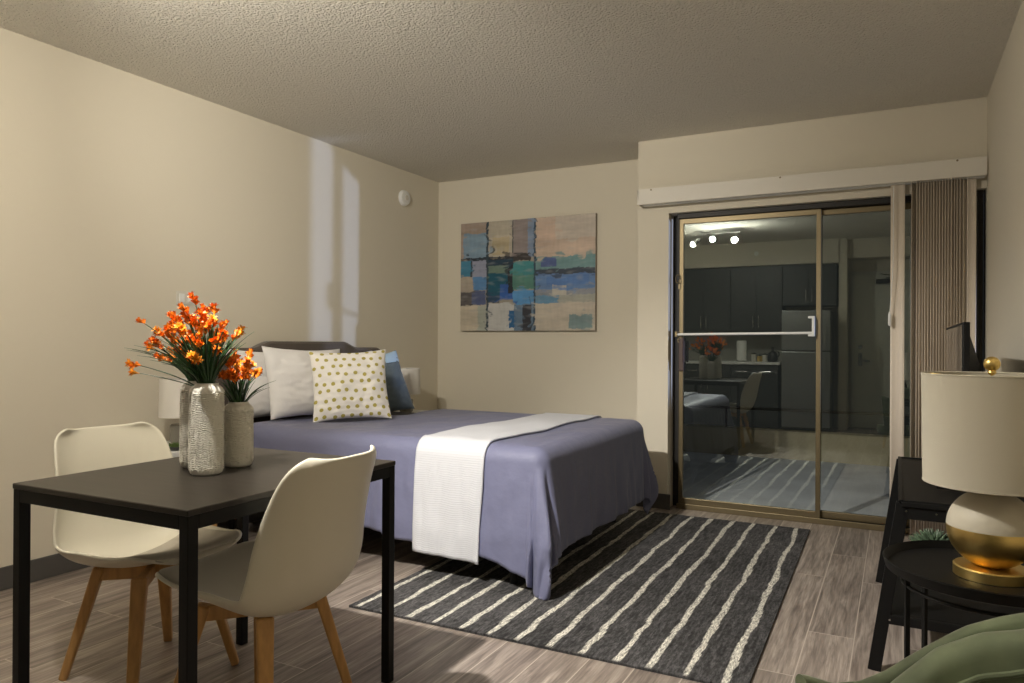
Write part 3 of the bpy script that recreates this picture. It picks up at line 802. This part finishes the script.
MB(off).add([(.222,3.0,.70),(.222,3.89,.70),(.222,3.89,1.19),(.222,3.0,1.19),(.262,3.1,.74),(.262,3.79,.74),(.262,3.79,1.08),(.262,3.1,1.08)],[(0,1,2,3),(4,7,6,5),(0,4,5,1),(1,5,6,2),(2,6,7,3),(3,7,4,0)]).build('back_housing',m_black,tv,smooth=0,bevel=.004)
for y in (3.15,3.74):
    MB(off).bar((.13,y,.620),(.30,y,.620),.02,.014).bar((.212,y,.620),(.212,y,.67),.02,.02).build('stand_foot',m_black,tv,smooth=0,bevel=.002)
sp=thing('potted_succulent','small succulent in a white pot on the lower shelf of the black console','plant',(.145,3.70,.205))
MB().lathe([(.035,0),(.045,.004),(.052,.06),(.048,.062),(.044,.05),(.001,.048)],n=28).build('pot',m_pot,sp)
g=MB()
for q in range(70):
    a=q*2.399;k=q/70;r0=.008+.045*k;d=Vector((cos(a)*(.3+1.3*k),sin(a)*(.3+1.3*k),1.1-.6*k)).normalized()
    p=Vector((cos(a)*r0*.5,sin(a)*r0*.5,.052))
    g.tube([p,p+d*.03,p+d*.055,p+d*.085],[.005,.010,.008,.001],6)
g.build('leaves',m_succ,sp)
# ------------------------------------------------------------------ round side table and gold lamp
tx,ty,tz=.200,2.12,.59
st=thing('side_table','round black tray side table by the right wall, carrying the gold lamp','side table',(tx,ty,0))
MB().lathe([(.001,tz-.012),(.212,tz-.012),(.225,tz-.006),(.232,tz+.018),(.229,tz+.020),(.220,tz),(.001,tz-.004)],n=72).build('tray',m_black,st)
for k in range(4):
    a=Q0((200,135,20,-45)[k])
    MB().bar((.187*cos(a),.187*sin(a),0),(.187*cos(a),.187*sin(a),tz-.012),.011,.011,(cos(a),sin(a),0)).build('leg',m_black,st,smooth=0,bevel=.001)
MB().tube([(.187*cos(2*PI*k/40),.187*sin(2*PI*k/40),tz-.04) for k in range(40)],.005,8,closed=True).build('ring_brace',m_black,st)
lp=thing('table_lamp','table lamp with gold and cream globe base and linen drum shade','lamp',(.203,2.105,tz-.004))
MB().lathe([(.001,0),(.077,0),(.080,.003),(.080,.025),(.077,.028),(.001,.028)],n=64).build('base_disc',m_gold,lp)
rS=.095;cz_=.118
def sph(z0,z1,r,n=24):
    a0=math.asin(max(-1,min(1,z0/r)));a1=math.asin(max(-1,min(1,z1/r)))
    return [(r*cos(a0+(a1-a0)*k/n),cz_+r*sin(a0+(a1-a0)*k/n)) for k in range(n+1)]
MB().lathe(sph(-.0905,.004,rS),n=64).build('globe_gold',m_gold,lp,label='brushed gold lower half of the globe')
MB().lathe(sph(.004,.0905,rS),n=64).build('globe_cream',m_ceram,lp,label='matte cream upper half of the globe')
zt=cz_+.0885
MB().lathe([(.030,zt-.001),(.030,zt+.010),(.024,zt+.013),(.022,zt+.024),(.012,zt+.028),(.012,zt+.045)],n=32).build('neck',m_gold,lp)
zs0,zs1=.226,.490
sh=MB().lathe([(.146,zs0),(.150,zs1),(.1475,zs1),(.1435,zs0),(.146,zs0)],n=80).build('lamp_shade',m_shade,lp)
for r_,z_ in ((.1488,zs1),(.1448,zs0)):
    MB().tube([(r_*cos(2*PI*k/60),r_*sin(2*PI*k/60),z_) for k in range(60)],.0025,8,closed=True).build('shade_trim',m_shade,sh)
h=MB()
for k in range(3):
    a=2.6+k*2*PI/3;h.tube([(0,0,zs1-.012),(.148*cos(a),.148*sin(a),zs1-.003)],.0022,8)
h.tube([(0,0,zt+.04),(0,0,zs1+.006)],.003,8)
h.build('harp',m_gold,sh)
MB().lathe([(.006,zs1),(.010,zs1+.005),(.008,zs1+.010)]+[(.018*cos(-1.0+2.5*k/12),zs1+.026+.018*sin(-1.0+2.5*k/12)) for k in range(13)],n=32).build('finial',m_gold,lp)
# ------------------------------------------------------------------ green armchair (bottom right)
def armchair():
    cx_,cy_=.088,1.062
    t=thing('armchair','sage green velvet tub armchair at the right edge, beside the round tray table','armchair',(cx_,cy_,0),Q(45))
    # local +x is the middle of the back; the tub opens towards -x
    HO=[(0,.78),(15,.765),(28,.735),(35,.717),(43,.692),(52,.652),(63,.602),(70,.582),(78,.578),(88,.598),(95,.600)]
    HI=[(0,.765),(15,.752),(30,.722),(39,.708),(52,.672),(65,.612),(80,.53),(92,.45)]
    def hh(tb_,d):
        d=abs(d)
        return lerp_table(tb_,min(d,tb_[-1][0]))[0]
    def band(tb_,A,ro,rl,z0,lean,nu=97,drop=0):
        def fn(u,v):
            d=(2*u-1)*A;z=hh(tb_,d);a=Q(d)
            if v<.36:
                k=v/.36;r=ro-lean*(1-k);zz=z0+(z-rl-z0)*k
                r+=.0
            elif v<.64:
                k=(v-.36)/.28*PI;r=ro-rl+rl*cos(k);zz=z-rl+rl*sin(k)
            else:
                k=(v-.64)/.36;r=ro-2*rl-lean*k;zz=(z-rl)+(z0-(z-rl))*k
            return (r*cos(a),r*sin(a),zz)
        m=MB().grid(fn,nu,40)
        n=40
        for row in (0,nu-1):
            idx=[j*nu+row for j in range(n)]
            m.f.append(tuple(idx))
        return m
    band(HO,89,.342,.016,.20,.05).build('shell',m_velvet,t,smooth=60)
    band(HI,92,.288,.030,.30,.02).build('padded_back',m_velvet,t,smooth=60)
    pts=[]
    for k in range(71):
        d=-86+172*k/70;z=hh(HI,d);pts.append((.225*cos(Q(d)),.225*sin(Q(d)),z-.055))
    MB().tube(pts,.005,8).build('piping',m_velvet,t)
    MB().lathe([(.001,.26),(.20,.26),(.222,.275),(.226,.33),(.222,.385),(.20,.41),(.12,.425),(.001,.43)],n=56).build('seat_cushion',m_velvet,t,smooth=70)
    MB().lathe([(.001,.15),(.24,.15),(.275,.165),(.29,.20),(.285,.265),(.001,.262)],n=56).build('base',m_velvet,t,smooth=50)
    for k in range(4):
        a=PI/4+k*PI/2
        MB().cyl((.22*cos(a),.22*sin(a),0),(.20*cos(a),.20*sin(a),.155),.011,.018,14).build('leg',m_beech,t)
    return t
armchair()
# ------------------------------------------------------------------ kitchen behind the viewpoint (seen in the glass)
KF=-.26      # base cabinet fronts
def base_unit(x0,x1,label,ndoor=2):
    t=thing('base_cabinet',label,'cabinet',((x0+x1)/2,(KF+YK)/2,0),0,'charcoal base cabinets under the worktop')
    off=tuple(t.location)
    MB(off).box((x0+.002,KF+.0,.09),(x1-.002,YK+.01,.868)).box((x0+.002,KF-.05,0),(x1-.002,YK+.01,.09)).build('body',m_cab,t,smooth=0)
    w=(x1-x0)/ndoor
    for k in range(ndoor):
        a,b=x0+k*w+.004,x0+(k+1)*w-.004
        d=MB(off).box((a,KF,.10),(b,KF+.018,.68)).build('door',m_cab,t,smooth=0,bevel=.002)
        hx_=b-.04 if k%2==0 else a+.04
        MB(off).cyl((hx_,KF+.045,.52),(hx_,KF+.045,.66),.006,n=10).build('handle',m_chrome,d)
        d=MB(off).box((a,KF,.69),(b,KF+.018,.86)).build('drawer',m_cab,t,smooth=0,bevel=.002)
        MB(off).cyl(((a+b)/2-.07,KF+.045,.775),((a+b)/2+.07,KF+.045,.775),.006,n=10).build('handle',m_chrome,d)
base_unit(XL+.02,-2.75,'charcoal base cabinet in the kitchen corner by the side wall')
base_unit(-2.75,-2.05,'charcoal base cabinet midway along the kitchen counter')
base_unit(-2.05,-1.42,'charcoal base cabinet beside the steel refrigerator')
tag(MB((-2.5,-.5,.87)).box((XL+.01,KF+.035,.872),(-1.40,YK+.005,.908)).build('kitchen_worktop',m_counter,smooth=0,bevel=.003),'white kitchen worktop above the charcoal cabinets, mirrored in the glass','worktop')
struct(MB().box((XL,YK,.908),(-1.4,YK+.012,1.33)).build('trim_3',m_splash,smooth=0))
UF=-.50
def wall_unit(x0,x1,z0,z1,label,yf=UF):
    t=thing('wall_cabinet',label,'cabinet',((x0+x1)/2,(yf+YK)/2,z0),0,'charcoal wall cabinets')
    off=tuple(t.location)
    MB(off).box((x0+.002,yf,z0),(x1-.002,YK+.014,z1)).build('body',m_cab,t,smooth=0)
    w=(x1-x0)/2
    for k in range(2):
        a,b=x0+k*w+.003,x0+(k+1)*w-.003
        d=MB(off).box((a,yf,z0+.004),(b,yf+.018,z1-.004)).build('door',m_cab,t,smooth=0,bevel=.002)
        hx_=b-.035 if k==0 else a+.035
        MB(off).cyl((hx_,yf+.042,z0+.05),(hx_,yf+.042,z0+.22),.0065,n=10).build('handle',m_chrome,d)
wall_unit(XL+.02,-2.85,1.33,2.24,'charcoal wall cabinet in the kitchen corner by the side wall')
wall_unit(-2.85,-2.10,1.33,2.24,'charcoal wall cabinet midway above the kitchen counter')
wall_unit(-2.10,-1.40,1.33,2.24,'charcoal wall cabinet just before the refrigerator')
wall_unit(-1.40,-.72,1.68,2.24,'short charcoal wall cabinet above the refrigerator')
fg=thing('refrigerator','tall stainless steel refrigerator mirrored in the glass door','refrigerator',(-1.05,-.5,0))
off=tuple(fg.location)
MB(off).box((-1.37,-.25,.03),(-.78,-.82,1.6)).build('body',mat('fridge_side',(.16,.16,.16),.5),fg,smooth=0)
for z0,z1,hz in ((.05,1.055,(.55,1.0)),(1.07,1.6,(1.1,1.4))):
    d=MB(off).box((-1.37,-.25,z0),(-.78,-.19,z1)).build('door',m_steel,fg,smooth=0,bevel=.008)
    MB(off).cyl((-.84,-.15,hz[0]),(-.84,-.15,hz[1]),.011,n=12).box((-.85,-.19,hz[0]),(-.83,-.15,hz[0]+.02)).box((-.85,-.19,hz[1]-.02),(-.83,-.15,hz[1])).build('handle',m_steel,d)
pt_=thing('paper_towel_roll','white paper towel roll on a stand on the kitchen worktop','paper towel',(-1.93,-.42,.908))
MB().lathe([(.07,0),(.07,.01),(.01,.012)],n=28).build('stand',m_chrome,pt_)
MB().lathe([(.02,.014),(.066,.014),(.066,.29),(.02,.29)],n=36).build('roll',m_paper,pt_)
MB().cyl((0,0,.01),(0,0,.32),.007).build('rod',m_chrome,pt_)
jg=thing('stoneware_jug','squat dark jug on the kitchen worktop near the refrigerator','jug',(-1.52,-.46,.908))
MB().lathe([(.05,0),(.065,.01),(.07,.06),(.055,.12),(.022,.15),(.018,.19),(.024,.20)],n=32).build('body',m_jar,jg)
MB().tube([(.06,0,.06),(.085,0,.10),(.075,0,.14),(.035,0,.15)],.008,8).build('handle',m_jar,jg)
for k,(x,hh,mm) in enumerate(((-1.78,.10,m_vase),(-1.70,.075,m_gold),(-1.63,.09,m_vase))):
    c_=thing('canister',('cream canister beside the paper towel roll','small gold canister between two cream ones','cream canister beside the dark jug')[k],'canister',(x,-.5,.908))
    MB().lathe([(.03,0),(.034,.004),(.034,hh),(.03,hh+.004)],n=24).build('body',mm,c_)
    MB().lathe([(.035,hh+.003),(.035,hh+.014),(.008,.018+hh),(.009,.03+hh),(.001,.033+hh)],n=24).build('lid',m_jar,c_)
# track light
TL=(-2.14,.89)
tk=thing('track_light','chrome ceiling track light with three lit heads, mirrored in the glass','track light',(TL[0],TL[1],CZ))
off=tuple(tk.location)
MB(off).lathe([(.06,-.028),(.06,0)],(TL[0],TL[1],CZ),32).cyl((TL[0],TL[1],CZ-.028),(TL[0],TL[1],CZ-.055),.01).build('canopy',m_chrome,tk)
MB(off).cyl((-2.30,.862,CZ-.055),(-1.70,.965,CZ-.055),.009,n=14).build('bar',m_chrome,tk)
aims=[((-2.25,.87),(-3.632,1.1,1.25)),((-2.02,.91),(-3.0,5.3,2.2)),((-1.76,.955),(-1.9,4.0,.5))]
heads=[]
for (hx_,hy_),aim in aims:
    p=Vector((hx_,hy_,CZ-.125));d=(Vector(aim)-p).normalized()
    h0=MB(off).cyl((hx_,hy_,CZ-.055),tuple(p),.006,n=10).lathe([(.014,-.045),(.024,-.04),(.027,.0),(.034,.045),(.031,.045),(.024,.0),(.001,-.03)],n=24,m=Matrix.Translation(p)@d.to_track_quat('Z','Y').to_matrix().to_4x4()).build('lamp_head',m_chrome,tk)
    MB(off).lathe([(.001,.0),(.022,.004),(.026,.028),(.022,.040),(.001,.046)],n=20,m=Matrix.Translation(p)@d.to_track_quat('Z','Y').to_matrix().to_4x4()).build('bulb',m_bulb,h0,label='lit bulb')
    heads.append((p,d))
spk=thing('fire_sprinkler','small round sprinkler on the kitchen soffit','sprinkler',(-1.75,-.5,2.42))
MB().lathe([(.03,0),(.03,.006),(.012,.01),(.01,.03),(.018,.034),(.018,.038),(.001,.038)],n=20,m=Matrix.Rotation(-PI/2,4,'X')).build('head',m_white,spk)
# entry door
ed=thing('door_2','pale entry door with a closer at the end of the corridor','door',(-.12,YE,0));ed['kind']='structure'
off=tuple(ed.location)
MB(off).box((-.565,YE,0),(-.515,YE+.03,2.16)).box((.275,YE,0),(.325,YE+.03,2.16)).box((-.565,YE,2.11),(.325,YE+.03,2.16)).build('door_frame',mat('door_casing',(.68,.67,.6),.5),ed,smooth=0,bevel=.003)
lf_=MB(off).box((-.515,YE,.01),(.275,YE+.022,2.11)).build('door_leaf',m_door,ed,smooth=0)
MB(off).cyl((-.45,YE+.02,.93),(-.45,YE+.075,.93),.012).box((-.46,YE+.062,.918),(-.33,YE+.078,.942)).box((-.475,YE+.022,.86),(-.425,YE+.028,1.04)).build('lever_handle',m_chrome,lf_,bevel=.003)
MB(off).cyl((-.45,YE+.02,1.12),(-.45,YE+.04,1.12),.026).build('deadbolt',m_chrome,lf_)
MB(off).box((-.26,YE+.022,1.99),(-.02,YE+.07,2.05)).bar((-.14,YE+.05,2.06),(.02,YE+.16,2.07),.02,.012).bar((.02,YE+.16,2.07),(-.2,YE+.03,2.12),.02,.012).build('closer',m_dkframe,lf_,smooth=0,bevel=.004)
# camera on its tripod, mirrored in the glass
tp=thing('camera_tripod','black camera on a tripod, mirrored in the glass beside the blind','tripod',(0,-.14,0))
off=tuple(tp.location)
MB(off).box((-.075,-.17,H-.05),(.075,-.085,H+.05)).box((-.03,-.16,H+.05),(.03,-.09,H+.075)).build('camera_body',m_black,tp,bevel=.008)
q0=Vector((0,-.12,H));MB(off).cyl(tuple(q0),tuple(q0+fw*.09),.036,.038,24).build('lens',m_black,tp)
MB(off).cyl((0,-.135,.75),(0,-.135,H-.05),.014).box((-.03,-.165,H-.09),(.03,-.105,H-.05)).build('centre_column',m_black,tp)
for k in range(3):
    a=PI/2+.5+k*2*PI/3
    p0=(0+.03*cos(a),-.135+.03*sin(a),.86);p1=(.36*cos(a)*.8,-.135+.36*sin(a)*.8,0)
    MB(off).tube([p0,tuple(Vector(p0).lerp(Vector(p1),.5)),p1],[.014,.012,.009],12).build('leg',m_black,tp)
# ------------------------------------------------------------------ light
def spot(name,p,d,energy,col,ang,blend=.6,r=.03):
    l=bpy.data.lights.new(name,'SPOT');l.energy=energy;l.color=col;l.spot_size=math.radians(ang);l.spot_blend=blend;l.shadow_soft_size=r
    o=bpy.data.objects.new(name,l);COL.objects.link(o);o.location=p;o.rotation_euler=Vector(d).to_track_quat('-Z','Y').to_euler();return o
def point(name,p,energy,col,r=.1):
    l=bpy.data.lights.new(name,'POINT');l.energy=energy;l.color=col;l.shadow_soft_size=r
    o=bpy.data.objects.new(name,l);COL.objects.link(o);o.location=p;return o
WARM=(1,.90,.74)
for k,(e,c) in enumerate(((9,WARM),(12,(1,.93,.80)),(64,(1,.93,.80)))):
    p,d=heads[k];point('track_bulb',p+d*.06,e,c,.035)
p,d=heads[1];spot('track_wash',p+d*.065,Vector((-3.1,5.3,2.25))-p,112,(1,.94,.83),84,.8,.03)
p,d=heads[2];spot('track_beam',p+d*.065,Vector((-.90,3.4,0))-p,285,(1,.965,.91),74,.75,.03)
# street lamp outside, low and far to the right, grazing in through the glass
sp_=Vector((7,7.33,.75));spot('street_lamp',sp_,Vector((-.62,5.05,1.72))-sp_,2300,(.50,.62,1),15,.3,.09)
w=bpy.data.worlds.new('night');SC.world=w;w.use_nodes=True
w.node_tree.nodes['Background'].inputs[0].default_value=(.02,.022,.020,1);w.node_tree.nodes['Background'].inputs[1].default_value=.5
vs=SC.view_settings;vs.view_transform='Standard';vs.look='None';vs.gamma=1;vs.exposure=.19
try:vs.use_curve_mapping=False
except Exception:pass
